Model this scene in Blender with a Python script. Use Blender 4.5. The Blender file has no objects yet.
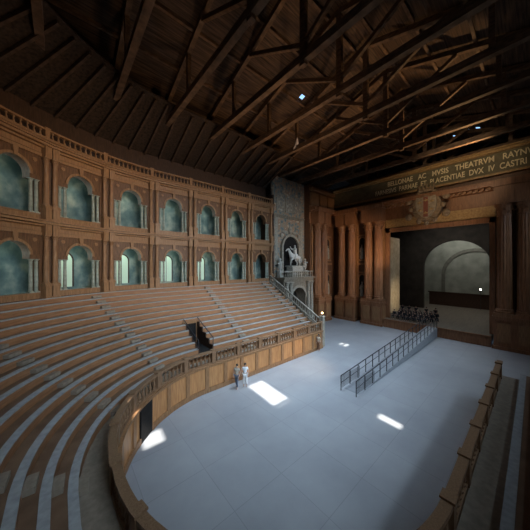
import bpy, math, random, bmesh
from mathutils import Vector, Matrix
random.seed(7)
scene=bpy.context.scene
COL=scene.collection
CX,CY=7.8,8.8
NS=.8
XE=21.5
# ---------------------------------------------------------------- materials
def nodes(name):
    m=bpy.data.materials.new(name); m.use_nodes=True
    nt=m.node_tree; b=nt.nodes['Principled BSDF']
    return m,nt,b
def noisy(name,c1,c2,scale=(1,1,1),ns=4,rough=.6,spec=.3,detail=6,bump=.0,c3=None,metal=0,lo=.3,hi=.7,stops=None):
    m,nt,b=nodes(name)
    tc=nt.nodes.new('ShaderNodeTexCoord'); mp=nt.nodes.new('ShaderNodeMapping')
    mp.inputs['Scale'].default_value=scale
    n=nt.nodes.new('ShaderNodeTexNoise'); n.inputs['Scale'].default_value=ns; n.inputs['Detail'].default_value=detail
    r=nt.nodes.new('ShaderNodeValToRGB')
    r.color_ramp.elements[0].position=lo; r.color_ramp.elements[0].color=(*c1,1)
    r.color_ramp.elements[1].position=hi; r.color_ramp.elements[1].color=(*c2,1)
    if c3:
        e=r.color_ramp.elements.new((lo+hi)/2); e.color=(*c3,1)
    for p,c in (stops or []):
        e=r.color_ramp.elements.new(p); e.color=(*c,1)
    L=nt.links.new
    L(tc.outputs['Object'],mp.inputs[0]); L(mp.outputs[0],n.inputs['Vector'])
    L(n.outputs['Fac'],r.inputs[0]); L(r.outputs[0],b.inputs['Base Color'])
    b.inputs['Roughness'].default_value=rough; b.inputs['Specular IOR Level'].default_value=spec
    b.inputs['Metallic'].default_value=metal
    if bump:
        bp=nt.nodes.new('ShaderNodeBump'); bp.inputs['Strength'].default_value=bump
        L(n.outputs['Fac'],bp.inputs['Height']); L(bp.outputs[0],b.inputs['Normal'])
    return m
def emis(name,c,s):
    m,nt,b=nodes(name)
    b.inputs['Base Color'].default_value=(*c,1)
    b.inputs['Emission Color'].default_value=(*c,1); b.inputs['Emission Strength'].default_value=s
    return m
WOOD=noisy('wood_arcade',(.085,.040,.019),(.165,.080,.037),(8,8,1.0),2,.5)
WOODL=noisy('wood_light',(.19,.095,.043),(.32,.17,.08),(8,8,1.0),2,.5)
WOODP=noisy('wood_proscenium',(.16,.070,.033),(.28,.130,.062),(7,7,.8),1.5,.45)
WOODW=noisy('wood_proscenium_wall',(.085,.039,.020),(.15,.07,.036),(6,6,.8),1.5,.5)
WOODD=noisy('wood_dark',(.030,.015,.009),(.06,.03,.016),(6,6,.8),2,.7)
RISER=noisy('wood_riser',(.21,.098,.045),(.33,.162,.076),(1,1,8),1.6,.5)
FOOTB=noisy('wood_footboard',(.125,.070,.040),(.20,.115,.067),(1,1,8),1.6,.55)
TREAD=noisy('wood_tread',(.26,.26,.255),(.36,.36,.35),(1.1,1.1,1),5,.45,detail=3)
AISLE=noisy('wood_aisle_step',(.19,.15,.11),(.27,.215,.16),(1.1,1.1,1),5,.5,detail=3)
FRONT=noisy('wood_front_panel',(.32,.145,.055),(.50,.25,.10),(8,8,.8),1.5,.45)
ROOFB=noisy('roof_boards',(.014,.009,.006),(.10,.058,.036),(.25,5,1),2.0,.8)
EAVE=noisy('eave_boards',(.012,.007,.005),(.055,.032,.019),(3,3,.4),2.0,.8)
TRUSS=noisy('truss_timber',(.055,.033,.020),(.16,.095,.056),(1,1,3),2.0,.75)
EAVER=noisy('eave_timber',(.03,.018,.011),(.08,.046,.027),(1,1,3),2.0,.75)
STONEW=noisy('aged_plaster_sculpture',(.26,.24,.20),(.46,.43,.37),(1,1,1),5,.65)
STATUE=noisy('white_plaster_statue',(.46,.45,.42),(.62,.61,.57),(1,1,1),5,.65)
BALC=noisy('grey_brown_stucco',(.13,.105,.075),(.25,.205,.15),(1,1,1),4,.6)
PALE=noisy('pale_stucco_column',(.20,.175,.14),(.36,.32,.25),(1,1,1),4,.6)
ARCHC=noisy('pale_green_column',(.19,.20,.155),(.33,.34,.27),(1,1,1),4,.6)
CREST=noisy('crest_stone',(.11,.07,.04),(.27,.18,.105),(1,1,1),6,.6)
GALL=noisy('gallery_plaster',(.07,.12,.12),(.38,.42,.33),(1,1,.8),1.1,.8,detail=8,c3=(.15,.22,.20))
FRESCO=noisy('fresco_plaster',(.10,.11,.10),(.46,.40,.29),(1,1,1),2.2,.8,detail=12,lo=.32,hi=.68,stops=[(.42,(.17,.20,.19)),(.5,(.30,.23,.15)),(.58,(.30,.17,.11))])
PLASTER=noisy('hall_plaster',(.10,.09,.08),(.16,.145,.13),(1,1,1),.8,.9)
GOLD=noisy('gilded_wood',(.25,.145,.055),(.42,.26,.11),(1,1,1),5,.45)
GOLD2=noisy('gilt_letters',(.70,.57,.33),(.85,.71,.44),(1,1,1),3,.5)
BLACK=noisy('black_metal',(.012,.012,.014),(.03,.03,.034),(1,1,1),5,.45)
VOID=noisy('shade_and_door_black',(.006,.005,.005),(.014,.012,.010),(1,1,1),5,.9)  # near-black colour painted as shade in openings; also the dark door
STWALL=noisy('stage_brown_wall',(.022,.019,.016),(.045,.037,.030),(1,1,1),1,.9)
STBACK=noisy('stage_back_plaster',(.18,.185,.15),(.30,.30,.25),(1,1,1),.6,.9)
STFLOOR=noisy('stage_boards',(.075,.062,.048),(.13,.11,.085),(.3,4,1),2,.5)
def floor_mat():
    m,nt,b=nodes('arena_floor')
    L=nt.links.new
    tc=nt.nodes.new('ShaderNodeTexCoord')
    n=nt.nodes.new('ShaderNodeTexNoise'); n.inputs['Scale'].default_value=.3; n.inputs['Detail'].default_value=12; n.inputs['Roughness'].default_value=.6
    r=nt.nodes.new('ShaderNodeValToRGB')
    r.color_ramp.elements[0].position=.3; r.color_ramp.elements[0].color=(.27,.275,.285,1)
    r.color_ramp.elements[1].position=.7; r.color_ramp.elements[1].color=(.355,.36,.365,1)
    bt=nt.nodes.new('ShaderNodeTexBrick'); bt.offset=0; bt.inputs['Scale'].default_value=1
    bt.inputs['Brick Width'].default_value=2.4; bt.inputs['Row Height'].default_value=2.4; bt.inputs['Mortar Size'].default_value=.014
    bt.inputs['Color1'].default_value=(1,1,1,1); bt.inputs['Color2'].default_value=(.95,.95,.95,1); bt.inputs['Mortar'].default_value=(.78,.78,.78,1)
    mx=nt.nodes.new('ShaderNodeMixRGB'); mx.blend_type='MULTIPLY'; mx.inputs[0].default_value=1
    L(tc.outputs['Object'],n.inputs['Vector']); L(tc.outputs['Object'],bt.inputs['Vector'])
    L(n.outputs['Fac'],r.inputs[0]); L(r.outputs[0],mx.inputs[1]); L(bt.outputs['Color'],mx.inputs[2]); L(mx.outputs[0],b.inputs['Base Color'])
    b.inputs['Roughness'].default_value=.38; b.inputs['Specular IOR Level'].default_value=.45
    return m
FLOOR=floor_mat()
# ---------------------------------------------------------------- mesh builder
class MB:
    def __init__(s): s.v=[]; s.f=[]
    def add(s,vs,fs):
        o=len(s.v); s.v+= [tuple(v) for v in vs]; s.f+=[tuple(i+o for i in f) for f in fs]; return s
    def join(s,o): return s.add(o.v,o.f)
    def box(s,x0,x1,y0,y1,z0,z1):
        return s.add([(x0,y0,z0),(x1,y0,z0),(x1,y1,z0),(x0,y1,z0),(x0,y0,z1),(x1,y0,z1),(x1,y1,z1),(x0,y1,z1)],
            [(0,3,2,1),(4,5,6,7),(0,1,5,4),(1,2,6,5),(2,3,7,6),(3,0,4,7)])
    def beam(s,a,b,w,h):
        a=Vector(a); b=Vector(b); d=(b-a).normalized()
        up=Vector((0,0,1)) if abs(d.z)<.95 else Vector((1,0,0))
        sd=d.cross(up).normalized()*w/2; u=sd.cross(d).normalized()*h/2
        vs=[a-sd-u,a+sd-u,a+sd+u,a-sd+u,b-sd-u,b+sd-u,b+sd+u,b-sd+u]
        return s.add(vs,[(0,3,2,1),(4,5,6,7),(0,1,5,4),(1,2,6,5),(2,3,7,6),(3,0,4,7)])
    def lathe(s,prof,seg=12,cx=0,cy=0,flute=0):
        n=len(prof); vs=[]; fs=[]; k=seg
        for i in range(k):
            a=2*math.pi*i/seg; q=1-(flute if i%2 else 0)
            for r,z in prof: vs.append((cx+r*q*math.cos(a),cy+r*q*math.sin(a),z))
        for i in range(seg):
            j=(i+1)%k
            for q in range(n-1): fs.append((i*n+q,j*n+q,j*n+q+1,i*n+q+1))
        fs.append(tuple(i*n for i in reversed(range(k)))); fs.append(tuple(i*n+n-1 for i in range(k)))
        return s.add(vs,fs)
    def prism(s,pts,axis,a,b):
        def mk(p,t):
            return {'x':(t,p[0],p[1]),'y':(p[0],t,p[1]),'z':(p[0],p[1],t)}[axis]
        n=len(pts)
        vs=[mk(p,a) for p in pts]+[mk(p,b) for p in pts]
        fs=[tuple(range(n)),tuple(reversed(range(n,2*n)))]+[(i,i+n,(i+1)%n+n,(i+1)%n) for i in range(n)]
        return s.add(vs,fs)
    def sphere(s,c,r,seg=10,rings=6):
        rx,ry,rz=(r,r,r) if not isinstance(r,tuple) else r
        prof=[(math.sin(math.pi*i/rings),-math.cos(math.pi*i/rings)) for i in range(rings+1)]
        vs=[];fs=[]
        for i in range(seg):
            a=2*math.pi*i/seg
            for p,z in prof: vs.append((c[0]+rx*p*math.cos(a),c[1]+ry*p*math.sin(a),c[2]+rz*z))
        n=rings+1
        for i in range(seg):
            j=(i+1)%seg
            for q in range(rings): fs.append((i*n+q,j*n+q,j*n+q+1,i*n+q+1))
        return s.add(vs,fs)
    def archwall(s,x0,x1,z0,z1,r,zs,y0,y1,cx=0,seg=14):
        pts=[(cx-r*math.cos(math.pi*i/seg), zs+r*math.sin(math.pi*i/seg)) for i in range(seg+1)]
        for i in range(seg):
            p,q=pts[i],pts[i+1]
            s.prism([(p[0],p[1]),(q[0],q[1]),(q[0],z1),(p[0],z1)],'y',y0,y1)
        s.box(x0,cx-r,y0,y1,z0,z1); s.box(cx+r,x1,y0,y1,z0,z1)
        return s
    def archring(s,r0,r1,zs,axis,a0,a1,seg=16,cx=0):
        for i in range(seg):
            a,c=math.pi*i/seg,math.pi*(i+1)/seg
            P=lambda r,t:(cx-r*math.cos(t),zs+r*math.sin(t))
            s.prism([P(r0,a),P(r1,a),P(r1,c),P(r0,c)],axis,a0,a1)
        return s
    def mesh(s,name,smooth=False):
        me=bpy.data.meshes.new(name); me.from_pydata(s.v,[],s.f); me.validate()
        bm=bmesh.new(); bm.from_mesh(me); bmesh.ops.recalc_face_normals(bm,faces=bm.faces); bm.to_mesh(me); bm.free()
        if smooth:
            for p in me.polygons: p.use_smooth=True
            try: me.set_sharp_from_angle(angle=math.radians(40))
            except Exception: pass
        return me
def obj(name,me,mat=None,parent=None,loc=None,rot=None,smooth=False):
    if isinstance(me,MB): me=me.mesh(name,smooth)
    o=bpy.data.objects.new(name,me); COL.objects.link(o)
    if mat and me is not None and not me.materials: me.materials.append(mat)
    if parent: o.parent=parent
    if loc is not None: o.location=loc
    if rot is not None: o.rotation_euler=rot
    return o
def empty(name,loc=(0,0,0),rot=(0,0,0)):
    o=bpy.data.objects.new(name,None); COL.objects.link(o); o.location=loc; o.rotation_euler=rot; o.empty_display_size=.3
    return o
def tag(o,label,cat,group=None,kind=None):
    o['label']=label; o['category']=cat
    if group: o['group']=group
    if kind: o['kind']=kind
    return o
def struct(o): o['kind']='structure'; return o
def copy_tree(src,loc,rotz=0,rot=None):
    t=src.copy(); COL.objects.link(t); t.location=loc; t.rotation_euler=rot if rot else (0,0,rotz)
    for c in src.children:
        d=c.copy(); d.parent=t; COL.objects.link(d)
        for g in c.children:
            e=g.copy(); e.parent=d; COL.objects.link(e)
    return t
def stations(xfar,xnear,t0=90,t1=270,step=4):
    st=[]
    if xfar is not None: st.append(((xfar,CY),(0,1)))
    n=max(1,int((t1-t0)/step))
    for i in range(n+1):
        deg=t0+(t1-t0)*i/n
        a=math.radians(deg)
        cy=CY if deg<=180.001 else CY-NS
        st.append(((CX,cy),(math.cos(a),math.sin(a))))
        if abs(deg-180)<.01 and t1>181: st.append(((CX,CY-NS),(-1,0)))
    if xnear is not None: st.append(((xnear,CY-NS),(0,-1)))
    return st
def sweep(prof,st):
    m=MB(); n=len(prof); vs=[];fs=[]
    for (P,N) in st:
        for r,z in prof: vs.append((P[0]+N[0]*r,P[1]+N[1]*r,z))
    for i in range(len(st)-1):
        for q in range(n):
            q2=(q+1)%n
            fs.append((i*n+q,(i+1)*n+q,(i+1)*n+q2,i*n+q2))
    fs.append(tuple(range(n))); fs.append(tuple(reversed([(len(st)-1)*n+q for q in range(n)])))
    return m.add(vs,fs)
def upoint(s,R):
    if s<0: return (CX-s,CY+R),math.radians(90)
    q=math.pi*R/2
    if s<=q: 
        a=math.pi/2+s/R; return (CX+R*math.cos(a),CY+R*math.sin(a)),a
    if s<=q+NS: return (CX-R,CY-(s-q)),math.pi
    s-=NS
    a=math.pi/2+s/R
    if a>1.5*math.pi: return (CX+(s-math.pi*R),CY-NS-R),1.5*math.pi
    return (CX+R*math.cos(a),CY-NS+R*math.sin(a)),a
RS=lambda r0,r1,z0,z1:[(r0,z0),(r1,z0),(r1,z1),(r0,z1)]
FULL=stations(XE,XE)
# ---------------------------------------------------------------- room shell
struct(obj('floor',MB().box(-12,37.3,-8.9,28,-.3,0),FLOOR))
struct(obj('wall_south',MB().box(-12,61,-9.6,-9,0,23),PLASTER))
struct(obj('wall_west',MB().box(-12.6,-12,-9.6,28,0,28),PLASTER))
struct(obj('wall_north',MB().box(-12,61,28,28.6,0,23),PLASTER))
ARC=stations(22.7,None,90,180,4)
struct(obj('wall_gallery',sweep(RS(18.2,18.5,6.4,17.1),ARC),GALL))
struct(obj('wall_gallery_attic',sweep(RS(17.2,17.4,17.2,20.3),ARC),WOODD))
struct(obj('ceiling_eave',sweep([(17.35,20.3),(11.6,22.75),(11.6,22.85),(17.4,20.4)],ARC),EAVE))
struct(obj('wall_fresco',MB().box(22.95,29.95,24.7,25.1,0,22),FRESCO))
struct(obj('wall_gallery_end',MB().box(22.7,22.92,24.4,28,6.4,19),WOODD))
rfm=MB().beam((0,17.15,20.2),(0,11.7,22.5),.16,.22).mesh('eave_rafter')
s=-14.3
while s<24:
    a=math.pi/2+max(0,s)/15.8
    cx_=CX-min(0,s)
    o=obj('eave_rafter',rfm,EAVER,None,(cx_,CY,0),(0,0,a-math.pi/2)); tag(o,'sloping dark rafter rising from behind the arcade balustrade','roof beam','eave rafters')
    s+=1.3
def rz(y): return 22.4+6.2*(1-abs(y-9.7)/18.4)
SD=Vector((-.27,-.43,1))
holes=[]
def sun_opening(px,py,wx,wy):
    t=20
    for _ in range(20): t=rz(py+SD.y*t)
    x=px+SD.x*t;y=py+SD.y*t
    holes.append((x-wx/2,x+wx/2,y-wy/2,y+wy/2))
sun_opening(10.9,12.3,1.6,2.9); sun_opening(14.0,5.5,1.1,1.1); sun_opening(3.6,13.0,1.0,.9); sun_opening(24.2,14.2,.9,.8)  # unseen roof openings added so the sun lands in patches on the floor
def skyhole(px,py,w=.5,h=.3):
    t=(px-265)/235; e=(265-py)/235
    d=20
    for _ in range(40): d=(rz(d*(.754-.656*t))-9)/e
    x=d*(.754*t+.656); y=d*(.754-.656*t)
    holes.append((x-w/2,x+w/2,y-h/2,y+h/2))
for a,b in ((449,134),(455,136),(462,132),(468,130),(493,134),(478,128),(500,140),(302,97)): skyhole(a,b,.5,.4)
xs=sorted({-12.6,61,*[h[0] for h in holes],*[h[1] for h in holes]})
ys=sorted({-9.7,9.7,28.1,*[h[2] for h in holes],*[h[3] for h in holes]})
m=MB()
for i in range(len(xs)-1):
    for j in range(len(ys)-1):
        cx=(xs[i]+xs[i+1])/2; cy=(ys[j]+ys[j+1])/2
        if any(h[0]<cx<h[1] and h[2]<cy<h[3] for h in holes): continue
        a,b,c,d=xs[i],xs[i+1],ys[j],ys[j+1]
        m.add([(a,c,rz(c)),(b,c,rz(c)),(b,d,rz(d)),(a,d,rz(d))],[(0,1,2,3)])
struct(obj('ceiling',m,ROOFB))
struct(obj('wall_gable',MB().prism([(-9.6,22),(28.6,22),(9.7,29)],'x',-12.6,-12.3),PLASTER))
struct(obj('wall_east',MB().box(61,61.3,-9.6,28.6,0,29),STWALL))
def make_truss():
    e=empty('roof_truss')
    obj('tie_beam',MB().box(-.2,.2,-9,27.9,21.9,22.4),TRUSS,e)
    obj('rafter',MB().beam((0,-9,22.1),(0,9.7,28.1),.32,.4),TRUSS,e)
    obj('rafter',MB().beam((0,27.8,22.3),(0,9.7,28.1),.32,.4),TRUSS,e)
    obj('king_post',MB().box(-.16,.16,9.5,9.9,21.7,28),TRUSS,e)
    obj('strut',MB().beam((0,9.7,23),(0,4.2,26.1),.25,.28),TRUSS,e)
    obj('strut',MB().beam((0,9.7,23),(0,15.2,26.1),.25,.28),TRUSS,e)
    obj('queen_post',MB().box(-.13,.13,1.6,1.9,22,25.3),TRUSS,e)
    obj('queen_post',MB().box(-.13,.13,17.5,17.8,22,25.3),TRUSS,e)
    return tag(e,'heavy dark timber truss spanning the hall under the roof boards','roof truss','timber roof trusses')
tr=make_truss(); tr.location=(-.9,0,0)
for k in range(-2,14):
    if k==0: continue
    copy_tree(tr,(-.9+4.2*k,0,0))
pm=None
for y in (-6,-3,0,3,6,8.8,10.6,13.4,16.4,19.4,22.4,25.4):
    if pm is None: pm=MB().box(-12,60.8,-.1,.1,-.14,.1).mesh('roof_purlin')
    o=obj('roof_purlin',pm,TRUSS,loc=(0,y,rz(y)-.12)); tag(o,'long dark timber purlin carried by the roof trusses','roof beam','roof purlins')
# ---------------------------------------------------------------- seating
R0,N,DR,DZ=7.4,14,.6,.346
Z0=1.9
w=obj('cavea_front_wall',sweep(RS(6.4,6.6,0,1.9),FULL),FRONT)
tag(w,'curved warm wooden parapet wall enclosing the arena floor','wall')
obj('base_moulding',sweep(RS(6.3,6.4,0,.3),FULL),WOODL,w)
obj('top_moulding',sweep([(6.28,1.75),(6.6,1.75),(6.6,1.92),(6.24,1.92)],FULL),WOODL,w)
pil=MB().box(-.14,.14,-.07,.02,.3,1.75).mesh('pilaster')
L6=math.pi*6.4
s=-13.5
while s<L6+13:
    (x,y),a=upoint(s,6.4); obj('pilaster',pil,WOODL,w,(x,y,0),(0,0,a-math.pi/2)); s+=1.5
wk=obj('cavea_walkway',sweep(RS(6.61,7.4,1.6,1.88),FULL),AISLE)
tag(wk,'narrow boarded walkway between parapet and lowest seats','walkway')
VX0,VX1=7.95,9.15
SEG1=[((XE,CY),(0,1)),((VX1,CY),(0,1))]
SEG2=[((VX0,CY),(0,1))]+FULL[1:]
for k in range(N):
    e=empty('seating_tier')
    r=R0+k*DR; z=Z0+(k+1)*DZ
    segs=[SEG1,SEG2] if 1<=k<=5 else [FULL]
    a=MB();b=MB();c=MB()
    for st in segs:
        a.join(sweep(RS(r+.02,r+.07,z-DZ-.1,z-.05),st))
        b.join(sweep([(r+.0,z-.05),(r+.25,z-.05),(r+.25,z),(r,z)],st))
        c.join(sweep([(r+.25,z-.08),(r+DR+.03,z-.08),(r+DR+.03,z-.035),(r+.25,z-.035)],st))
    obj('seat_riser',a,RISER,e); obj('seat_plank',b,TREAD,e); obj('foot_board',c,FOOTB,e)
    tag(e,'curving stepped wooden bench row with grey worn seat boards','seating row','stepped bench rows')
struct(obj('floor_gallery',sweep(RS(15.85,18.2,6.45,6.74),ARC),WOODD))
struct(obj('floor_gallery_upper',sweep(RS(16.0,18.2,12.0,12.1),ARC),WOODD))
struct(obj('ceiling_gallery',sweep(RS(16.0,18.2,17.0,17.2),ARC),WOODD))
pts=[(CY+6.6,0),(CY+6.6,1.9),(CY+7.4,1.9)]
for k in range(N):
    pts+= [(CY+R0+k*DR,Z0+(k+1)*DZ),(CY+R0+(k+1)*DR,Z0+(k+1)*DZ)]
pts+=[(CY+15.8,0)]
ew=MB()
for i in range(1,len(pts)-2):
    a,b=pts[i],pts[i+1]
    if b[0]-a[0]>.01: ew.box(XE+.01,XE+.18,a[0],b[0],0,a[1]+.04)
we=obj('cavea_end_wall',ew,WOODL); tag(we,'stepped wooden end wall closing the seating arm','wall')
stm=MB().box(-.31,.31,-.26,.02,0,DZ*.5).mesh('step')
def aisle(pos,ang):
    e=empty('aisle_stair',(pos[0],pos[1],0),(0,0,ang))
    for k in range(N): obj('step',stm,AISLE,e,(0,R0+k*DR,Z0+k*DZ))
    tag(e,'narrow flight of worn wooden steps rising through the benches','stairs','aisle stairs')
for X in (12.3,20.6): aisle((X,CY),0)
for a in (22,52,85): aisle((CX,CY),math.radians(a))
def baluster_mesh(h,r):
    return MB().lathe([(r*.9,0),(r*.9,.08*h),(r*.5,.12*h),(r*1.0,.32*h),(r*.8,.5*h),(r*.42,.72*h),(r*.6,.86*h),(r*.9,.9*h),(r*.9,h)],8).mesh('baluster',True)
def balustrade(name,R,zb,h,s0,s1,pitch,st,mat,label,pier_every=7,maxn=100):
    t=obj(name,sweep(RS(R-.1,R+.1,zb,zb+.1),st),mat); tag(t,label,'balustrade')
    obj('top_rail',sweep(RS(R-.13,R+.13,zb+h-.12,zb+h),st),mat,t)
    bm=baluster_mesh(h-.22,.085)
    pm=MB().box(-.14,.14,-.14,.14,0,h+.02).box(-.17,.17,-.17,.17,h+.02,h+.08).mesh('pedestal')
    rest=MB(); i=0; n=0; s=s0
    bv=[v.co.copy() for v in bm.vertices]; bf=[tuple(p.vertices) for p in bm.polygons]
    while s<s1:
        (x,y),a=upoint(s,R)
        if i%pier_every==0:
            obj('pedestal',pm,mat,t,(x,y,zb),(0,0,a))
        elif n<maxn:
            obj('baluster',bm,mat,t,(x,y,zb+.1)); n+=1
        else:
            rest.add([(v.x+x,v.y+y,v.z+zb+.1) for v in bv],bf)
        i+=1; s+=pitch
    if rest.v:
        o=obj('baluster',rest,mat,t); o['kind']='stuff'
    return t
BALW=noisy('wood_balustrade',(.15,.08,.042),(.25,.145,.078),(14,14,1.2),2,.5)
balustrade('arena_balustrade',6.5,1.92,.9,-(XE-CX)+.15,math.pi*6.5+14.3,.31,FULL,BALW,'curved wooden balustrade with turned balusters above the arena wall')
UARC=stations(22.7,None,90,172,4)
balustrade('crowning_balustrade',15.75,17.47,.85,-(22.7-CX)+.15,15.75*math.radians(80),.36,UARC,WOODL,'turned wooden balustrade crowning the two storey arcade',11)
e=obj('end_stair_balustrade',MB().beam((21.8,CY+6.9,3.0),(21.8,CY+15.3,7.6),.2,.14),PALE)
tag(e,'sloping pale balustrade running up the end of the seating','balustrade')
obj('bottom_rail',MB().beam((21.8,CY+6.9,2.2),(21.8,CY+15.3,6.8),.2,.12),PALE,e)
bm=baluster_mesh(.8,.08)
for i in range(25):
    t=(i+.5)/25; obj('baluster',bm,PALE,e,(21.8,CY+6.9+8.4*t,2.2+4.6*t))
obj('newel_post',MB().box(21.7,22.1,CY+6.5,CY+6.9,0,3.2).box(21.65,22.15,CY+6.45,CY+6.95,3.2,3.35),PALE,e)
v=empty('passage_doorway',((VX0+VX1)/2,CY,0)); tag(v,'small dark timber passage doorway sunk among the benches','doorway')
hw=(VX1-VX0)/2; zf=Z0+DZ
def cheek(x0,x1):
    m=MB()
    for k in range(1,6):
        r=R0+k*DR; z=Z0+(k+1)*DZ
        m.box(x0,x1,r,r+DR,zf,z+.05)
    return m
obj('side_wall',cheek(-hw-.03,-hw+.06),WOODD,v); obj('side_wall',cheek(hw-.06,hw+.03),WOODD,v)
obj('passage_floor',MB().box(-hw,hw,R0+DR-.05,11.0,zf-.1,zf),VOID,v)  # floor coloured near-black for the shade in the passage
obj('opening_shade_panel',MB().box(-hw+.1,hw-.1,10.9,11.0,zf,Z0+6*DZ-.1),VOID,v)  # solid black panel painted as the shade inside the doorway
obj('door_frame',MB().box(-hw,-hw+.12,10.82,11.0,zf,Z0+6*DZ).box(hw-.12,hw,10.82,11.0,zf,Z0+6*DZ).box(-hw-.1,hw+.1,10.8,11.05,Z0+6*DZ-.05,Z0+6*DZ+.16),WOODL,v)
for sx in (-1,1):
    obj('handrail',MB().beam((sx*(hw+.02),8.05,zf+1.0),(sx*(hw+.02),10.9,zf+2.1),.05,.05).box(sx*(hw+.02)-.025,sx*(hw+.02)+.025,8.02,8.07,zf,zf+1.0),BLACK,v)
(xx,yy),aa=upoint(6.4*math.radians(44),6.34)
d=obj('door_1',MB().box(-.5,.5,-.06,.03,.02,1.72),VOID,None,(xx,yy,0),(0,0,aa-math.pi/2)); struct(d)
# ---------------------------------------------------------------- arcade bays
def column_mb(h,r,seg=12,leaf=True,flute=0):
    m=MB()
    m.box(-r*1.35,r*1.35,-r*1.35,r*1.35,0,.03*h)
    z0=.03*h; zc=h-2.3*r
    m.lathe([(r*1.3,z0),(r*1.32,z0+.25*r),(r*1.08,z0+.4*r),(r*1.18,z0+.6*r),(r,z0+.75*r)],seg)
    m.lathe([(r,z0+.75*r),(r,z0+h*.3),(r*.84,zc)],seg,flute=flute)
    m.lathe([(r*.84,zc),(r*.95,zc+.05*r),(r*.95,zc+.2*r),(r*.82,zc+.25*r),(r*.9,zc+1.1*r),(r*1.2,zc+1.8*r),(r*1.3,zc+2.0*r)],seg)
    m.box(-r*1.3,r*1.3,-r*1.3,r*1.3,h-.3*r,h)
    if leaf:
        for ring,(zz,rr,hh) in enumerate([(zc+.25*r,.9*r,.8*r),(zc+.9*r,.95*r,.9*r)]):
            for i in range(8):
                a=2*math.pi*(i+.5*ring)/8; c,s_=math.cos(a),math.sin(a); w_=.26*r
                def P(rad,tan,z): return (rad*c-tan*s_,rad*s_+tan*c,z)
                m.add([P(rr,-w_,zz),P(rr,w_,zz),P(rr*1.15,w_,zz+hh*.75),P(rr*1.15,-w_,zz+hh*.75),P(rr*1.55,w_*.5,zz+hh),P(rr*1.55,-w_*.5,zz+hh),P(rr*1.5,0,zz+hh*.8)],
                      [(0,1,2,3),(3,2,4,5),(5,4,6)])
    return m
BW=1.975
def make_bay():
    e=empty('loggia_bay')
    b=MB()
    for sx in (-1,1):
        a,c=sorted((sx*1.42,sx*BW)); b.box(a,c,0,.6,0,4.3)
        a,c=sorted((sx*.84,sx*1.42)); b.box(a,c,-.02,.58,2.66,2.95)
    b.archwall(-1.42,1.42,2.95,4.3,.84,2.95,.02,.6)
    obj('arch_wall',b,WOOD,e)
    for sx in (-1,1):
        obj('roundel',MB().add(*(lambda n:([(sx*1.13+.13*math.cos(2*math.pi*i/n),y,3.95+.13*math.sin(2*math.pi*i/n)) for y in(-.05,.03) for i in range(n)],[tuple(range(n)),tuple(reversed(range(n,2*n)))]+[(i,i+n,(i+1)%n+n,(i+1)%n) for i in range(n)]))(12)),WOODL,e)
    en=MB()
    for y0,z0,z1 in ((-.12,4.3,4.5),(-.06,4.55,4.88),(-.3,4.88,5.0),(-.5,5.03,5.18),(-.6,5.2,5.3)):
        en.box(-BW-.02,BW+.02,y0,.45,z0,z1)
    en.box(-BW,BW,0,.4,4.3,5.28)
    obj('entablature',en,WOODL,e)
    obj('parapet',MB().box(-1.42,1.42,.0,.36,0,.34).box(-1.42,1.42,-.05,.4,.34,.42),WOODL,e)
    cm=column_mb(2.24,.11,12,False).mesh('arch_column',True)
    for x in (-.97,.97,-1.3,1.3): obj('arch_column',cm,ARCHC,e,(x,.1,.42))
    em=column_mb(3.4,.165,14).mesh('engaged_column',True)
    pe=MB().box(-.2,.2,-.36,.2,0,.8).box(-.235,.235,-.4,.2,.8,.9).box(-.235,.235,-.4,.2,0,.1).mesh('column_pedestal')
    for x in (-1.7,1.7):
        obj('engaged_column',em,WOODL,e,(x,-.19,.9)); obj('column_pedestal',pe,WOODL,e,(x,-.08,0))
        obj('entablature_block',MB().box(x-.2,x+.2,-.42,0,4.3,5.02),WOODL,e)
    obj('arch_moulding',MB().archring(.84,1.0,2.95,'y',-.08,.02),WOODL,e)
    obj('keystone',MB().prism([(-.09,3.75),(.09,3.75),(.15,4.3),(-.15,4.3)],'y',-.18,.03),WOODL,e)
    return e
base=make_bay()
first=True
RA=15.8
for tier,z in ((0,6.74),(1,12.05)):
    for k in range(-4,6):
        s=2.9+3.95*k
        (x,y),a=upoint(s,RA)
        if first: o=base; o.location=(x,y,z); o.rotation_euler=(0,0,a-math.pi/2); first=False
        else: o=copy_tree(base,(x,y,z),a-math.pi/2)
        tag(o,('upper' if tier else 'lower')+' storey carved wooden arch bay with paired half columns','arcade bay',('upper' if tier else 'lower')+' arcade bays')
cb=obj('crowning_cornice',sweep([(15.15,17.36),(16.3,17.36),(16.3,17.47),(15.05,17.47)],UARC),WOODL)
tag(cb,'projecting wooden cornice on top of the arcade','cornice')
GLASS=emis('frosted_daylight_pane',(.42,.55,.42),.28)
gi=0
for k in (-2,-1,0,1):
    s=2.9+3.95*k
    (x,y),a=upoint(s,RA)
    n=(math.cos(a),math.sin(a)); gi+=1
    pr=[(-.62,0),(.62,0)]+[(.62*math.cos(math.pi*i/12),2.2+.62*math.sin(math.pi*i/12)) for i in range(13)]
    W=obj('window_%d'%gi,MB().prism(pr,'y',-.02,.02),GLASS,None,(x+n[0]*2.33,y+n[1]*2.33,7.2),(0,0,a-math.pi/2)); struct(W)
    obj('window_frame',MB().box(-.025,.025,-.06,0,0,2.8).box(-.7,-.6,-.06,0,0,2.2).box(.6,.7,-.06,0,0,2.2).archring(.6,.7,2.2,'y',-.06,0,12),WOODD,W)
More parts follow.
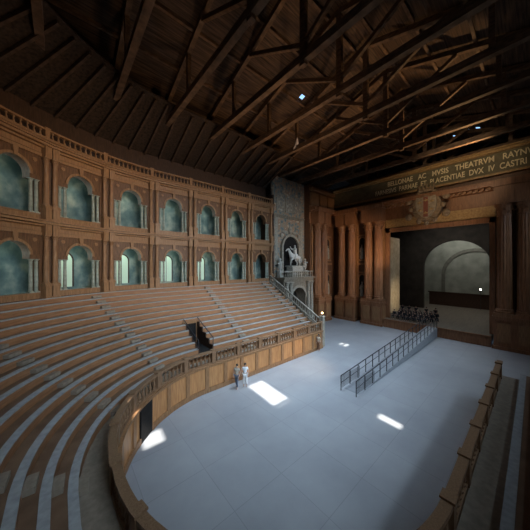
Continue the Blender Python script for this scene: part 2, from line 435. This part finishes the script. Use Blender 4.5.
# ---------------------------------------------------------------- portal
p=empty('triumphal_portal',(26.4,23.3,0)); tag(p,'aged stucco triumphal arch carrying a mounted rider sculpture','portal')
b=MB(); b.box(-3.1,-1.5,-.5,1.3,0,4.2); b.box(1.5,3.1,-.5,1.3,0,4.2); b.archwall(-1.7,1.7,4.2,6.6,1.5,4.2,-.5,1.3)
b.box(-3.1,-1.7,-.5,1.3,4.2,6.6); b.box(1.7,3.1,-.5,1.3,4.2,6.6)
obj('arch_body',b,BALC,p)
obj('arch_moulding',MB().archring(1.5,1.85,4.2,'y',-.62,-.5),PALE,p)
obj('entablature',MB().box(-3.2,3.2,-.7,1.3,6.6,7.0).box(-3.4,3.4,-.95,1.3,7.0,7.25),BALC,p)
obj('passage_shade_panel',MB().box(-1.5,1.5,1.2,1.3,0,5.8),VOID,p)  # black sheet standing for the shade under the arch
pm=column_mb(5.6,.26,14).mesh('portal_column',True)
ppm=MB().box(-.36,.36,-.36,.36,0,1.0).mesh('column_pedestal')
for x in (-2.7,-1.95,1.95,2.7):
    obj('portal_column',pm,PALE,p,(x,-.75,1.0)); obj('column_pedestal',ppm,BALC,p,(x,-.75,0))
bb=baluster_mesh(.75,.09)
for i in range(14): obj('baluster',bb,PALE,p,(-3+i*.46,-.65,7.25))
obj('parapet_rail',MB().box(-3.2,3.2,-.75,-.55,8.0,8.15),PALE,p)
obj('statue_plinth',MB().box(-1.2,1.2,-.4,.8,7.25,8.7).box(-1.35,1.35,-.5,.9,8.7,8.9),STONEW,p)
seg=16
obj('niche_shade_sheet',MB().prism([(-1.7,7.2),(1.7,7.2)]+[(1.7*math.cos(math.pi*i/seg),11.6+1.7*math.sin(math.pi*i/seg)) for i in range(seg+1)],'y',1.15,1.3),VOID,p)  # flat sheet, niche shade put into its black colour
obj('niche_surround',MB().archring(1.7,2.0,11.6,'y',.9,1.3).box(-2.0,-1.7,.9,1.3,7.25,11.6).box(1.7,2.0,.9,1.3,7.25,11.6),PALE,p)
scm=MB()
for sx in (-1,1):
    scm.sphere((sx*1.1,1.2,13.9),(.7,.2,.25)).sphere((sx*1.9,1.2,13.4),(.3,.2,.4))
obj('scroll_crest',scm.sphere((0,1.2,14.3),(.4,.25,.6)),PALE,p)
for x in (-2.75,2.75):
    obj('putto_figure',MB().sphere((x,.6,8.9),(.28,.28,.75)).sphere((x,.6,9.8),.22).sphere((x-.3,.5,9.2),(.3,.12,.12)).sphere((x+.3,.5,9.4),(.3,.12,.12)).box(x-.35,x+.35,.3,.9,7.25,8.2),STONEW,p)
# painted architectural framing on the frescoed wall
fa=empty('fresco_framing',(26.4,24.7,0)); tag(fa,'faded painted stucco frames dividing the frescoed wall','wall decoration')
FP=noisy('fresco_panel',(.12,.17,.18),(.42,.40,.33),(1,1,1),2.6,.8,detail=10,c3=(.26,.20,.14))
for x in (-2.8,2.8):
    obj('painted_pilaster',MB().box(x-.28,x+.28,-.08,0,9,16.0).box(x-.36,x+.36,-.14,0,15.6,16.0),PALE,fa)
obj('painted_cornice',MB().box(-3.3,3.4,-.16,0,16.0,16.25).box(-3.4,3.45,-.22,0,16.25,16.4),BALC,fa)
for x in (-1.9,0,1.9):
    obj('painted_panel',MB().prism([(x-.7,17.0),(x+.7,17.0)]+[(x+.7*math.cos(math.pi*i/10),18.7+.7*math.sin(math.pi*i/10)) for i in range(11)],'y',-.05,0),FP,fa)
    obj('panel_surround',MB().archring(.7,.85,18.7,'y',-.1,0,10,x).box(x-.85,x-.7,-.1,0,16.9,18.7).box(x+.7,x+.85,-.1,0,16.9,18.7),PALE,fa)
def skin_mesh(name,chains,levels=1):
    me=bpy.data.meshes.new(name+'_t'); V=[];E=[];R=[];roots=[]
    for vs,es,root in chains:
        o=len(V); V+=[v[:3] for v in vs]; R+=[v[3] for v in vs]; E+=[(a+o,b+o) for a,b in es]; roots.append(root+o)
    me.from_pydata(V,E,[])
    o=bpy.data.objects.new(name+'_t',me); COL.objects.link(o)
    sk=o.modifiers.new('s','SKIN'); sk.use_smooth_shade=True
    sv=me.skin_vertices[0].data
    for i,r in enumerate(R):
        sv[i].radius=(r,r) if not isinstance(r,tuple) else r; sv[i].use_root=i in roots
    ss=o.modifiers.new('u','SUBSURF'); ss.levels=levels; ss.render_levels=levels
    dg=bpy.context.evaluated_depsgraph_get(); dg.update()
    out=bpy.data.meshes.new_from_object(o.evaluated_get(dg)); out.name=name
    bpy.data.objects.remove(o)
    for q in out.polygons: q.use_smooth=True
    return out
hv=[(0,0,1.15,.33),(.55,0,1.2,.33),(-.55,0,1.2,.34),(.95,0,1.6,.19),(1.15,0,2.05,.14),(1.45,0,1.95,.10),(1.65,0,1.75,.07),
    (.6,.18,.8,.13),(.95,.2,.75,.09),(.85,.2,.4,.06),(.6,-.18,.8,.13),(.62,-.18,.42,.08),(.62,-.18,.05,.07),
    (-.6,.18,.8,.17),(-.5,.18,.45,.09),(-.68,.18,.38,.07),(-.62,.18,.05,.07),(-.6,-.18,.8,.17),(-.45,-.18,.48,.09),(-.62,-.18,.38,.07),(-.55,-.18,.05,.07),
    (-.9,0,1.15,.08),(-1.1,0,.7,.09),(-1.1,0,.4,.04)]
he=[(0,1),(0,2),(1,3),(3,4),(4,5),(5,6),(1,7),(7,8),(8,9),(1,10),(10,11),(11,12),(2,13),(13,14),(14,15),(15,16),(2,17),(17,18),(18,19),(19,20),(2,21),(21,22),(22,23)]
es=obj('equestrian_statue',skin_mesh('horse_body',[(hv,he,0)]),STATUE,None,(26.4,23.5,8.88),(0,0,math.pi))
es.scale=(1.2,1.2,1.2)
tag(es,'white sculpture of a rider on a prancing horse','statue')
rv=[(0,0,1.5,.2),(0,0,1.85,.2),(.02,0,2.1,.17),(.02,0,2.28,.07),(.04,0,2.45,.13),(.04,0,2.58,.1),
    (.05,.25,2.05,.09),(.3,.32,1.8,.07),(.55,.2,1.85,.05),(.05,-.25,2.05,.09),(.3,-.38,2.1,.07),(.55,-.35,2.4,.05),
    (.15,.3,1.4,.12),(.35,.38,1.0,.09),(.3,.38,.65,.06),(.45,.38,.6,.05),(.15,-.3,1.4,.12),(.35,-.38,1.0,.09),(.3,-.38,.65,.06),(.45,-.38,.6,.05)]
re_=[(0,1),(1,2),(2,3),(3,4),(4,5),(2,6),(6,7),(7,8),(2,9),(9,10),(10,11),(0,12),(12,13),(13,14),(14,15),(0,16),(16,17),(17,18),(18,19)]
obj('rider',skin_mesh('rider',[(rv,re_,0)]),STATUE,es)
# ---------------------------------------------------------------- giant order / proscenium
pw=MB()
pw.box(37,38.4,14.7,24,0,14.4); pw.box(37,38.4,-9,2.9,0,14.4); pw.box(37,38.4,-9,24,14.4,21.9)
struct(obj('wall_proscenium',pw,WOODW))
struct(obj('wall_return',MB().box(30,38.4,23.6,24.9,0,21.9),WOODW))
gc=column_mb(12.2,.62,32,True,.10).mesh('shaft',False)
gp=MB().box(-.8,.8,-.8,.8,0,3.2).box(-.93,.93,-.93,.93,3.2,3.5).box(-.93,.93,-.93,.93,0,.35).mesh('pedestal')
gpp=MB().box(-.5,.5,-.85,-.8,.8,2.8).mesh('pedestal_panel')
gpq=MB().box(-.85,-.8,-.5,.5,.8,2.8).mesh('pedestal_panel')
gb=MB().box(-.8,.8,-.8,.8,0,1.7).box(-.98,.98,-.98,.98,1.7,2.38).mesh('entablature_block')
def giant(x,y,first=[None]):
    if first[0] is None:
        e=empty('giant_column',(x,y,0))
        obj('shaft',gc,WOODP,e,(0,0,3.5)); q=obj('pedestal',gp,WOODP,e); obj('pedestal_panel',gpp,WOODL,q); obj('pedestal_panel',gpq,WOODL,q); obj('entablature_block',gb,WOODP,e,(0,0,15.7))
        first[0]=e
    else: e=copy_tree(first[0],(x,y,0))
    tag(e,'giant carved wooden Corinthian column on a tall pedestal','column','giant order columns')
for x in (31.0,32.8): giant(x,22.85)
for y in (21.6,19.8,17.0,15.5,2.15,.6,-2.6,-4.3): giant(36.1,y)
en=MB()
def ent(m,z0,z1,p): m.box(37-p,37,-9,23.6-p,z0,z1); m.box(29.8,37,23.6-p,23.6,z0,z1)
for z0,z1,p_ in ((15.7,16.3,.12),(16.3,17.4,.05),(17.4,17.7,.5),(17.7,18.1,1.25),(18.1,18.25,1.4)): ent(en,z0,z1,p_)
o=obj('main_entablature',en,WOODP); tag(o,'broad wooden entablature and cornice above the giant columns','entablature')
dmm=MB().box(36.1,36.7,-.12,.12,17.45,17.69).mesh('dentil')
for i in range(56): obj('dentil',dmm,WOODL,o,(0,-6.5+i*.52,0))
o=empty('wall_panelling',(37,20,0)); tag(o,'raised wooden panels and string courses between giant columns','panelling')
def wpn(nm,*b): obj(nm,MB().box(*b),WOODL,o,(-37,-20,0))
y=18.4
wpn('panel',36.9,37,y-.75,y+.75,.6,2.9); wpn('string_course',36.7,37,y-.95,y+.95,9.0,9.35); wpn('string_course',36.7,37,y-.95,y+.95,3.2,3.5)
x=34.7
wpn('panel',x-.8,x+.8,23.5,23.6,.6,2.9); wpn('string_course',x-1.2,x+1.2,23.35,23.6,3.2,3.5); wpn('string_course',x-1.2,x+1.2,23.35,23.6,9,9.35)
for yy_ in (21.6,19.8,17.0,15.5,2.15,.6): wpn('back_pilaster',36.75,37,yy_-.7,yy_+.7,3.5,15.7)
for xx_ in (31,32.8): wpn('back_pilaster',xx_-.7,xx_+.7,23.4,23.6,3.5,15.7)
at=obj('inscription_frieze',MB().box(36.7,37.0,-9,23.6,19.3,21.5),noisy('frieze_board',(.10,.08,.045),(.165,.135,.075),(1,1,1),1.5,.6))
tag(at,'long dark frieze board lettered in gold capitals above the stage','inscription')
obj('frieze_cornice',MB().box(36.3,37.0,-9,23.4,21.5,21.75).box(36.0,37.0,-9,23.2,21.75,21.88).box(36.45,37.0,-9,23.5,19.0,19.25),GOLD,at)
def wordmesh(s,size):
    c=bpy.data.curves.new('t','FONT'); c.body=s; c.size=size; c.extrude=.03; c.offset=.012
    t=bpy.data.objects.new('t',c); COL.objects.link(t)
    dg=bpy.context.evaluated_depsgraph_get(); dg.update()
    me=bpy.data.meshes.new_from_object(t.evaluated_get(dg)); bpy.data.objects.remove(t)
    me.materials.clear(); return me,max(v.co.x for v in me.vertices)
def text(s,size,y,z,sp=.6,sx=.8):
    ws=[wordmesh(w_,size) for w_ in s.split()]
    tot=sum(a[1]*sx for a in ws)+sp*size*(len(ws)-1); c=y+tot/2
    for me,wd_ in ws:
        o=obj('inscription_word',me,GOLD2,at,(36.66,c,z),(math.pi/2,0,-math.pi/2)); o.scale=(sx,1,1); c-=wd_*sx+sp*size
text('BELLONAE AC MVSIS THEATRVM RAYNVTIVS',.92,6.6,20.62,.7,.75)
text('FARNESIVS PARMAE ET PLACENTIAE DVX IV CASTRI V',.92,8.0,19.62,.40,.68)
ap=MB()
for x in (31,33.4,35.6): ap.box(x-.95,x+.95,23.3,23.6,18.5,20.6)
ap.box(29.9,36.6,23.5,23.6,18.45,18.6)
o=obj('attic_panels',ap,WOODL); tag(o,'row of raised wooden attic panels over the cornice','panel')
at2=obj('attic_cornice',MB().box(29.8,36.3,23.0,23.6,20.9,21.3).box(29.8,36.3,23.3,23.6,18.26,18.45),WOODL); tag(at2,'wooden attic cornice on the side wall','cornice')
o=obj('proscenium_arch',MB().box(36.6,37,14.1,14.69,1.22,14.4).box(36.6,37,2.91,3.4,1.22,14.4).box(36.6,37,2.91,14.69,13.8,14.39),WOODP); tag(o,'carved wooden frame around the stage opening','frame')
o=obj('golden_frieze',MB().box(36.75,37.0,2.9,14.7,14.45,15.7),GOLD); tag(o,'gilded frieze band above the stage opening','frieze')
def niche(loc,rotz,w,h):
    e=empty('niche',loc,(0,0,rotz)); tag(e,'arched wooden niche between the giant columns','niche','proscenium niches')
    obj('niche_shade_panel',MB().prism([(-w,0),(w,0)]+[(w*math.cos(math.pi*i/12),h+w*math.sin(math.pi*i/12)) for i in range(13)],'x',-.06,-.02),VOID,e)  # flat panel on the wall, its dark colour stands for niche shade
    obj('niche_surround',MB().box(-.2,0,-w-.2,-w,-.1,h).box(-.2,0,w,w+.2,-.1,h).box(-.3,0,-w-.25,w+.25,-.35,-.1).box(-.3,0,-w-.3,w+.3,h+w+.3,h+w+.5).archring(w,w+.2,h,'x',-.2,0,12),WOODL,e)
    obj('niche_statue',MB().lathe([(.26,0),(.3,.25),(.24,.9),(.27,1.5),(.16,1.9),(.07,2.0)],10,-.16,0).sphere((-.16,0,2.15),(.13,.13,.17)).beam((-.16,.25,1.7),(-.3,.3,1.1),.1,.1).beam((-.16,-.25,1.7),(-.3,-.15,1.4),.1,.1),PALE,e)
for y in (18.4,-.95):
    for z in (4.0,10.0): niche((37,y,z),0,.5,2.9)
for z in (4.0,10.0): niche((34.7,23.6,z),math.pi/2,.55,2.9)
# coat of arms
ca=empty('coat_of_arms',(36.0,9.3,16.7)); tag(ca,'carved ducal coat of arms with crown above the stage','coat of arms')
ov=lambda a,b,n=28:[(a*math.cos(2*math.pi*i/n),b*math.sin(2*math.pi*i/n)-.1) for i in range(n)]
scr=MB().prism(ov(1.3,1.6),'x',-.1,1.0)
for i in range(12):
    a=2*math.pi*i/12; big=1.35 if i in (1,5,7,11) else 1
    scr.sphere((-.02,1.4*big*math.cos(a),1.72*math.sin(a)*(1.05 if big>1 else 1)-.1),(.22,.26*big,.3*big),8,6)
obj('scroll_surround',scr,CREST,ca)
shp=[(-.85,1.0),(-.95,.2),(-.8,-.6),(-.4,-1.15),(0,-1.35),(.4,-1.15),(.8,-.6),(.95,.2),(.85,1.0),(.4,.9),(0,1.1),(-.4,.9)]
obj('shield',MB().prism(shp,'x',-.3,0),noisy('shield_field',(.21,.155,.10),(.34,.265,.18),(1,1,1),5,.6),ca)
CR=noisy('crest_red',(.17,.055,.035),(.24,.08,.05),(1,1,1),4,.6)
obj('shield_band',MB().box(-.35,-.28,-.2,.2,-1.2,.95),CR,ca)
for (a,b) in ((-.55,.4),(.55,.4),(-.5,-.45),(.5,-.45),(0,.6),(0,-.8)):
    obj('lily_charge',MB().sphere((-.36,a,b),(.05,.07,.17)).sphere((-.36,a-.12,b-.02),(.04,.08,.08)).sphere((-.36,a+.12,b-.02),(.04,.08,.08)),GOLD,ca)
cr=MB().box(-.3,.8,-.75,.75,1.5,1.75)
for i in range(5):
    y=-.66+i*.33; cr.sphere((-.05,y,1.95),(.12,.13,.3)); cr.sphere((-.05,y,2.3),.1)
obj('crown',cr,CREST,ca)
ca.scale=(1.1,1.25,1.2)
# ---------------------------------------------------------------- stage
sg=obj('stage_platform',MB().box(38.41,60,-6,22.6,0,1.2).box(35.6,38.41,3.16,14.5,0,1.2),STFLOOR); tag(sg,'raised boarded stage platform behind the proscenium','stage')
obj('stage_front_panel',MB().box(35.5,35.6,3.16,14.5,0,1.1).box(35.42,35.6,3.16,14.5,1.1,1.22),WOODP,sg)
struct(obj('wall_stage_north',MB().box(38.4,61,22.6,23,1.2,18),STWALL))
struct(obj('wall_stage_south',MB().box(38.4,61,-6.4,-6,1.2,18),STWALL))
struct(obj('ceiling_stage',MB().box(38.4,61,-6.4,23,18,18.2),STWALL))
aw=MB(); aw.archwall(-15.2,14.2,8.6,18,4.5,8.6,-.3,.3,0,24); aw.box(-15.2,-4.5,-.3,.3,1.2,8.6); aw.box(4.5,14.2,-.3,.3,1.2,8.6)
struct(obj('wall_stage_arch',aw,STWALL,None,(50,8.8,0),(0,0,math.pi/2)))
struct(obj('wall_stage_back',MB().box(60,60.3,-6,23,1.2,18),STBACK))
o=obj('stage_back_arch',MB().archring(4.6,5.2,7.0,'x',-.15,0,20).box(-.15,0,-5.2,-4.6,1.2,7.0).box(-.15,0,4.6,5.2,1.2,7.0),noisy('arch_trim',(.11,.105,.085),(.16,.15,.12),(1,1,1),2,.8),None,(60,7.6,0)); tag(o,'plain plaster arch moulding on the rear stage wall','arch')
o=obj('stage_back_screen',MB().box(56,56.15,5.0,14,1.2,3.6).box(55.9,56.2,4.8,14.2,3.6,3.8),WOODD); tag(o,'low dark wooden screen standing at the rear of the stage','screen')
wl=obj('stage_wing_flat',MB().box(40,44,15.3,15.5,1.2,13.5),noisy('ochre_wing',(.34,.27,.18),(.5,.41,.28),(1,1,1),2,.8)); tag(wl,'tall pale wing flat lit beside the stage opening','stage wing')
# ---------------------------------------------------------------- ramp with railings
rp=obj('access_ramp',MB().prism([(15.6,0),(35.4,0),(35.4,1.19)],'y',8.0,9.15),noisy('ramp_boards',(.21,.22,.23),(.27,.28,.29),(2,2,1),2,.5))
tag(rp,'long shallow ramp climbing from the arena to the stage','ramp')
pmh=MB().box(-.025,.025,-.025,.025,0,1.06).mesh('post')
bmh=MB().box(-.013,.013,-.013,.013,0,.85).mesh('upright')
def rail(y):
    e=obj('ramp_railing',MB().beam((15.2,y,1.05),(35.4,y,2.22),.05,.05),BLACK); tag(e,'black metal railing with thin uprights along the ramp','railing','ramp railings')
    obj('middle_rail',MB().beam((15.2,y,.55),(35.4,y,1.74),.03,.03),BLACK,e)
    for i in range(17):
        x=15.2+i*1.25; zf=max(0,(x-15.6)*.06); obj('post',pmh,BLACK,e,(x,y,zf))
    for i in range(16):
        x=15.35+i*.17; obj('upright',bmh,BLACK,e,(x,y,.15))
rail(8.0); rail(9.15)
# ---------------------------------------------------------------- people
SKIN=noisy('skin',(.45,.27,.19),(.52,.33,.24),(1,1,1),5,.6)
HAIR=noisy('dark_hair',(.02,.014,.01),(.05,.035,.025),(1,1,1),20,.6)
WHITE=noisy('white_cloth',(.62,.62,.62),(.75,.75,.74),(1,1,1),6,.8)
DENIM=noisy('blue_grey_cloth',(.10,.12,.16),(.16,.18,.22),(1,1,1),6,.8)
BEIGE=noisy('beige_cloth',(.40,.34,.26),(.5,.43,.34),(1,1,1),6,.8)
DARK=noisy('black_cloth',(.010,.010,.012),(.022,.022,.026),(1,1,1),6,.8)
BROWN=noisy('brown_cloth',(.18,.09,.05),(.25,.13,.08),(1,1,1),6,.8)
def person_meshes(stride=.0,arm=0.0,sit=False):
    if sit:
        L=dict(hl=(.09,0,.9),kl=(.11,-.42,.88),al=(.11,-.42,.47),tl=(.12,-.58,.42),
           hr=(-.09,0,.9),kr=(-.11,-.42,.88),ar=(-.12,-.38,.47),tr=(-.13,-.54,.42))
    else:
        L=dict(hl=(.09,0,.9),kl=(.1,-.05-stride*.5,.49),al=(.1,.02-stride*.9,.09),tl=(.11,-.15-stride*.9,.035),
           hr=(-.09,0,.9),kr=(-.1,-.02+stride*.4,.49),ar=(-.1,.03+stride*.9,.09),tr=(-.11,-.13+stride*.9,.035))
    sh=1.41
    el=(.25,.03+arm*.1,1.13); wl_=(.26,-.1-arm*.25,.90+arm*.25); ha=(.25,-.14-arm*.32,.83+arm*.27)
    er=(-.25,.05,1.13); wr=(-.27,-.04,.88); hb=(-.27,-.07,.80)
    if sit: er=(-.25,-.02,1.13); wr=(-.2,-.24,1.05); hb=(-.16,-.31,1.04)
    vs=[(0,0,.94,.13),(0,0,1.12,.115),(0,0,1.33,.13),(0,0.01,1.46,.06),(0,0,1.53,.055),(0,-.01,1.60,.088),(0,0,1.68,.075),
        (.17,0,sh,.06),(*el,.042),(*wl_,.028),(*ha,.036),(-.17,0,sh,.06),(*er,.042),(*wr,.028),(*hb,.036),
        (*L['hl'],.088),(*L['kl'],.056),(*L['al'],.036),(*L['tl'],.032),(*L['hr'],.088),(*L['kr'],.056),(*L['ar'],.036),(*L['tr'],.032),(0,-.105,1.60,.014)]
    es=[(0,1),(1,2),(2,3),(3,4),(4,5),(5,6),(2,7),(7,8),(8,9),(9,10),(2,11),(11,12),(12,13),(13,14),(0,15),(15,16),(16,17),(17,18),(0,19),(19,20),(20,21),(21,22),(5,23)]
    chains=[(vs,es,0)]
    for hnd,sx in ((ha,1),(hb,-1)):
        for i,(dy,ln) in enumerate(((-.030,.075),(-.010,.085),(.010,.08),(.030,.06))):
            b=Vector(hnd); chains.append(([(b.x,b.y+dy,b.z-.01,.009),(b.x,b.y+dy*1.1,b.z-.01-ln*.6,.008),(b.x-sx*.015,b.y+dy*1.1-.01,b.z-.015-ln,.007)],[(0,1),(1,2)],0))
        b=Vector(hnd); chains.append(([(b.x,b.y-.02,b.z+.01,.010),(b.x-sx*.01,b.y-.055,b.z-.02,.009),(b.x-sx*.015,b.y-.065,b.z-.05,.008)],[(0,1),(1,2)],0))
    body=skin_mesh('person',chains)
    sv=[(0,0,.95,.150),(0,0,1.12,.135),(0,0,1.33,.150),(0,.01,1.44,.075),(.17,0,sh,.078),(.215,.02,1.25,.062),(-.17,0,sh,.078),(-.215,.02,1.25,.062)]
    se=[(0,1),(1,2),(2,3),(2,4),(4,5),(2,6),(6,7)]
    if sit:
        sv+=[(*el,.055),(*wl_,.04),(*er,.055),(*wr,.04)]; se+=[(5,8),(8,9),(7,10),(10,11)]
    shirt=skin_mesh('shirt',[(sv,se,0)])
    az=.13 if not sit else .5
    tr=skin_mesh('trousers',[([(0,0,.97,.148),(*L['hl'],.105),(*L['kl'],.075),(L['al'][0],L['al'][1],az,.06),(*L['hr'],.105),(*L['kr'],.075),(L['ar'][0],L['ar'][1],az,.06)],[(0,1),(1,2),(2,3),(0,4),(4,5),(5,6)],0)])
    hair=MB().sphere((0,.025,1.66),(.098,.105,.10),12,8).mesh('hair',True)
    eyes=MB().sphere((.033,-.088,1.615),.011,6,4).sphere((-.033,-.088,1.615),.011,6,4).mesh('eyes',True)
    return body,shirt,tr,hair,eyes
PM={'stand':person_meshes(0,0),'walk':person_meshes(.17,.3),'arm':person_meshes(.03,.9),'sit':person_meshes(0,.6,True)}
cache={}
def person(kind,loc,rz_,shirt,trs,label,scale=1,group=None):
    b,s_,t_,h_,ey=PM[kind]
    def cp(me,mat):
        k=me.name+mat.name
        if k not in cache:
            q=me.copy(); q.materials.clear(); q.materials.append(mat); cache[k]=q
        return cache[k]
    o=obj('person',cp(b,SKIN),None,None,loc,(0,0,rz_)); o.scale=(scale,)*3
    obj('shirt',cp(s_,shirt),None,o); obj('trousers',cp(t_,trs),None,o); obj('hair',cp(h_,HAIR),None,o); obj('eyes',cp(ey,HAIR),None,o)
    tag(o,label,'person',group)
person('walk',(9.75,14.35,0),math.radians(-60),BEIGE,DENIM,'person in beige shirt walking beside the wooden parapet')
person('stand',(10.35,14.15,0),math.radians(-40),WHITE,WHITE,'person in white clothes standing beside the wooden parapet',.98)
person('stand',(20.4,14.9,0),math.radians(-90),BEIGE,BROWN,'person in pale shirt standing by the end of the parapet')
def chair():
    e=empty('chair')
    obj('seat',MB().box(-.21,.21,-.2,.22,.42,.46),BLACK,e)
    obj('backrest',MB().box(-.2,.2,.2,.23,.55,.88),BLACK,e)
    lm=MB().box(-.015,.015,-.015,.015,0,.42).mesh('leg'); lb=MB().box(-.015,.015,-.015,.015,0,.86).mesh('leg')
    for x in (-.19,.19): obj('leg',lm,BLACK,e,(x,-.18,0)); obj('leg',lb,BLACK,e,(x,.215,0))
    return e
ch=None
for r in range(3):
    for i in range(7):
        y=13.4-i*.66-r*.3; x=36.5+r*1.15
        a=math.radians(-90+random.uniform(-18,18))
        if ch is None: ch=chair(); ch.location=(x,y,1.2); ch.rotation_euler=(0,0,a); c_=ch
        else: c_=copy_tree(ch,(x,y,1.2),a)
        tag(c_,'plain black chair with a seated musician on it','chair','stage chairs')
        person('sit',(x,y,1.2-.36),a,DARK,DARK,'person in black concert clothes seated on a stage chair',1,'seated people on the stage')
for y in (9.2,10.3,11.6,12.5,13.4):
    person('stand',(39.8,y,1.2),math.radians(-90),DARK,DARK,'person in black clothes standing behind the seated group')
lp=obj('newel_lamp',MB().lathe([(.07,0),(.05,.05),(.02,.1),(.02,.25)],8),BLACK,None,(21.9,CY+6.7,3.35)); tag(lp,'small glowing lamp on the balustrade end post','lamp')
obj('lamp_bulb',MB().sphere((0,0,.33),.1),emis('warm_bulb',(1,.7,.35),12),lp)
lp=obj('stage_lamp',MB().box(-.1,.1,-.15,.15,0,.3).box(-.03,.03,-.03,.03,-3.4,0),BLACK,None,(55,6.2,4.6)); tag(lp,'small lit work lamp on a stand at the stage rear','lamp')
obj('lamp_bulb',MB().sphere((-.15,0,.15),.12),emis('white_bulb',(1,.95,.85),15),lp)
# ---------------------------------------------------------------- lights
def area(loc,target,size,sizey,power,color,spread=180):
    l=bpy.data.lights.new('area_light','AREA'); l.shape='RECTANGLE'; l.size=size; l.size_y=sizey; l.energy=power; l.color=color
    l.spread=math.radians(spread)
    o=bpy.data.objects.new('area_light',l); COL.objects.link(o); o.location=loc
    o.rotation_euler=(Vector(target)-Vector(loc)).to_track_quat('-Z','Y').to_euler(); return o
def spot(loc,target,power,color,ang,r=.3):
    l=bpy.data.lights.new('spot_light','SPOT'); l.energy=power; l.color=color; l.spot_size=math.radians(ang); l.spot_blend=.8; l.shadow_soft_size=r
    o=bpy.data.objects.new('spot_light',l); COL.objects.link(o); o.location=loc
    o.rotation_euler=(Vector(target)-Vector(loc)).to_track_quat('-Z','Y').to_euler(); return o
COOL=(.60,.79,1.0)
area((8,-8.3,18.5),(11,18,5),14,2.5,1800,COOL,72)  # unseen fill lamps added for the cool daylight inside the hall
area((25,-8.3,18.5),(24,18,3),14,2.5,1050,COOL,72)
area((16,13.5,21.5),(15,13.5,0),7,4,660,(.60,.78,1.0),64)
area((28,11,21.3),(29,11,0),6,4,320,(.62,.78,1.0),72)
spot((12,4,13),(9,24,13.5),4600,(1,.72,.42),75,.5)
spot((4,6,13),(-2,21,13.5),1600,(1,.74,.46),80,.5)
spot((24,4,6),(33,22,10),4600,(1,.68,.40),55,.4)
spot((29,9,8),(37,18,13),2600,(1,.66,.36),50,.3)
spot((30,6,8),(36.5,8,17.0),1300,(1,.72,.44),70,.5)
spot((24,5,19.5),(37,6,20.2),1500,(1,.82,.55),60,.4)  # unseen spot added to brighten the inscription letters
spot((35.6,3,18.6),(22,10,26),6000,(1,.60,.27),70,.4)
spot((26,14,15),(22,16,26),1700,(1,.62,.32),100,.6)  # unseen upward fill added to lift the roof timbers
spot((14,14,15),(14,15,26),900,(1,.64,.36),110,.6)
spot((6,12,14),(2,20,22),420,(1,.66,.38),110,.6)
spot((20,10,3),(14,15.5,1.5),800,(1,.7,.4),90,.4)
spot((18,14,14),(26,24.5,15),700,(1,.88,.70),45,.4)
area((55,8.8,17),(59.5,8.8,6),8,4,560,(.95,.96,.92),170)
area((44,9,17.5),(46,9,1),8,6,420,(.95,.9,.82),140)
spot((41,11,3.5),(42,15.4,4),420,(1,.82,.55),80,.1)
for tier in (9.9,15.3):  # unseen fill points added to brighten the gallery behind the arches
    for k in (-3,-2,-1,0,1,2,3):
        (x,y),a=upoint(2.9+3.95*k,RA); n=(math.cos(a),math.sin(a))
        l=bpy.data.lights.new('gallery_fill','POINT'); l.energy=34 if tier<12 else 19; l.color=(.70,.88,.82); l.shadow_soft_size=.3
        o=bpy.data.objects.new('gallery_fill',l); COL.objects.link(o); o.location=(x+n[0]*1.4,y+n[1]*1.4,tier)
sun=bpy.data.lights.new('sun','SUN'); sun.energy=12; sun.angle=math.radians(.6); sun.color=(1,.97,.92)
so=bpy.data.objects.new('sun',sun); COL.objects.link(so); so.rotation_euler=(-SD).to_track_quat('-Z','Y').to_euler()
wd=bpy.data.worlds.new('world'); scene.world=wd; wd.use_nodes=True
wd.node_tree.nodes['Background'].inputs[0].default_value=(.35,.6,1,1); wd.node_tree.nodes['Background'].inputs[1].default_value=1.5
# ---------------------------------------------------------------- camera
cam=bpy.data.cameras.new('camera'); cam.sensor_width=36; cam.lens=36*235/530; cam.clip_end=300
co=bpy.data.objects.new('camera',cam); COL.objects.link(co); co.location=(0,0,9)
fwd=Vector((.656,.754,0)); co.rotation_euler=fwd.to_track_quat('-Z','Y').to_euler()
scene.camera=co
scene.view_settings.view_transform='Standard'
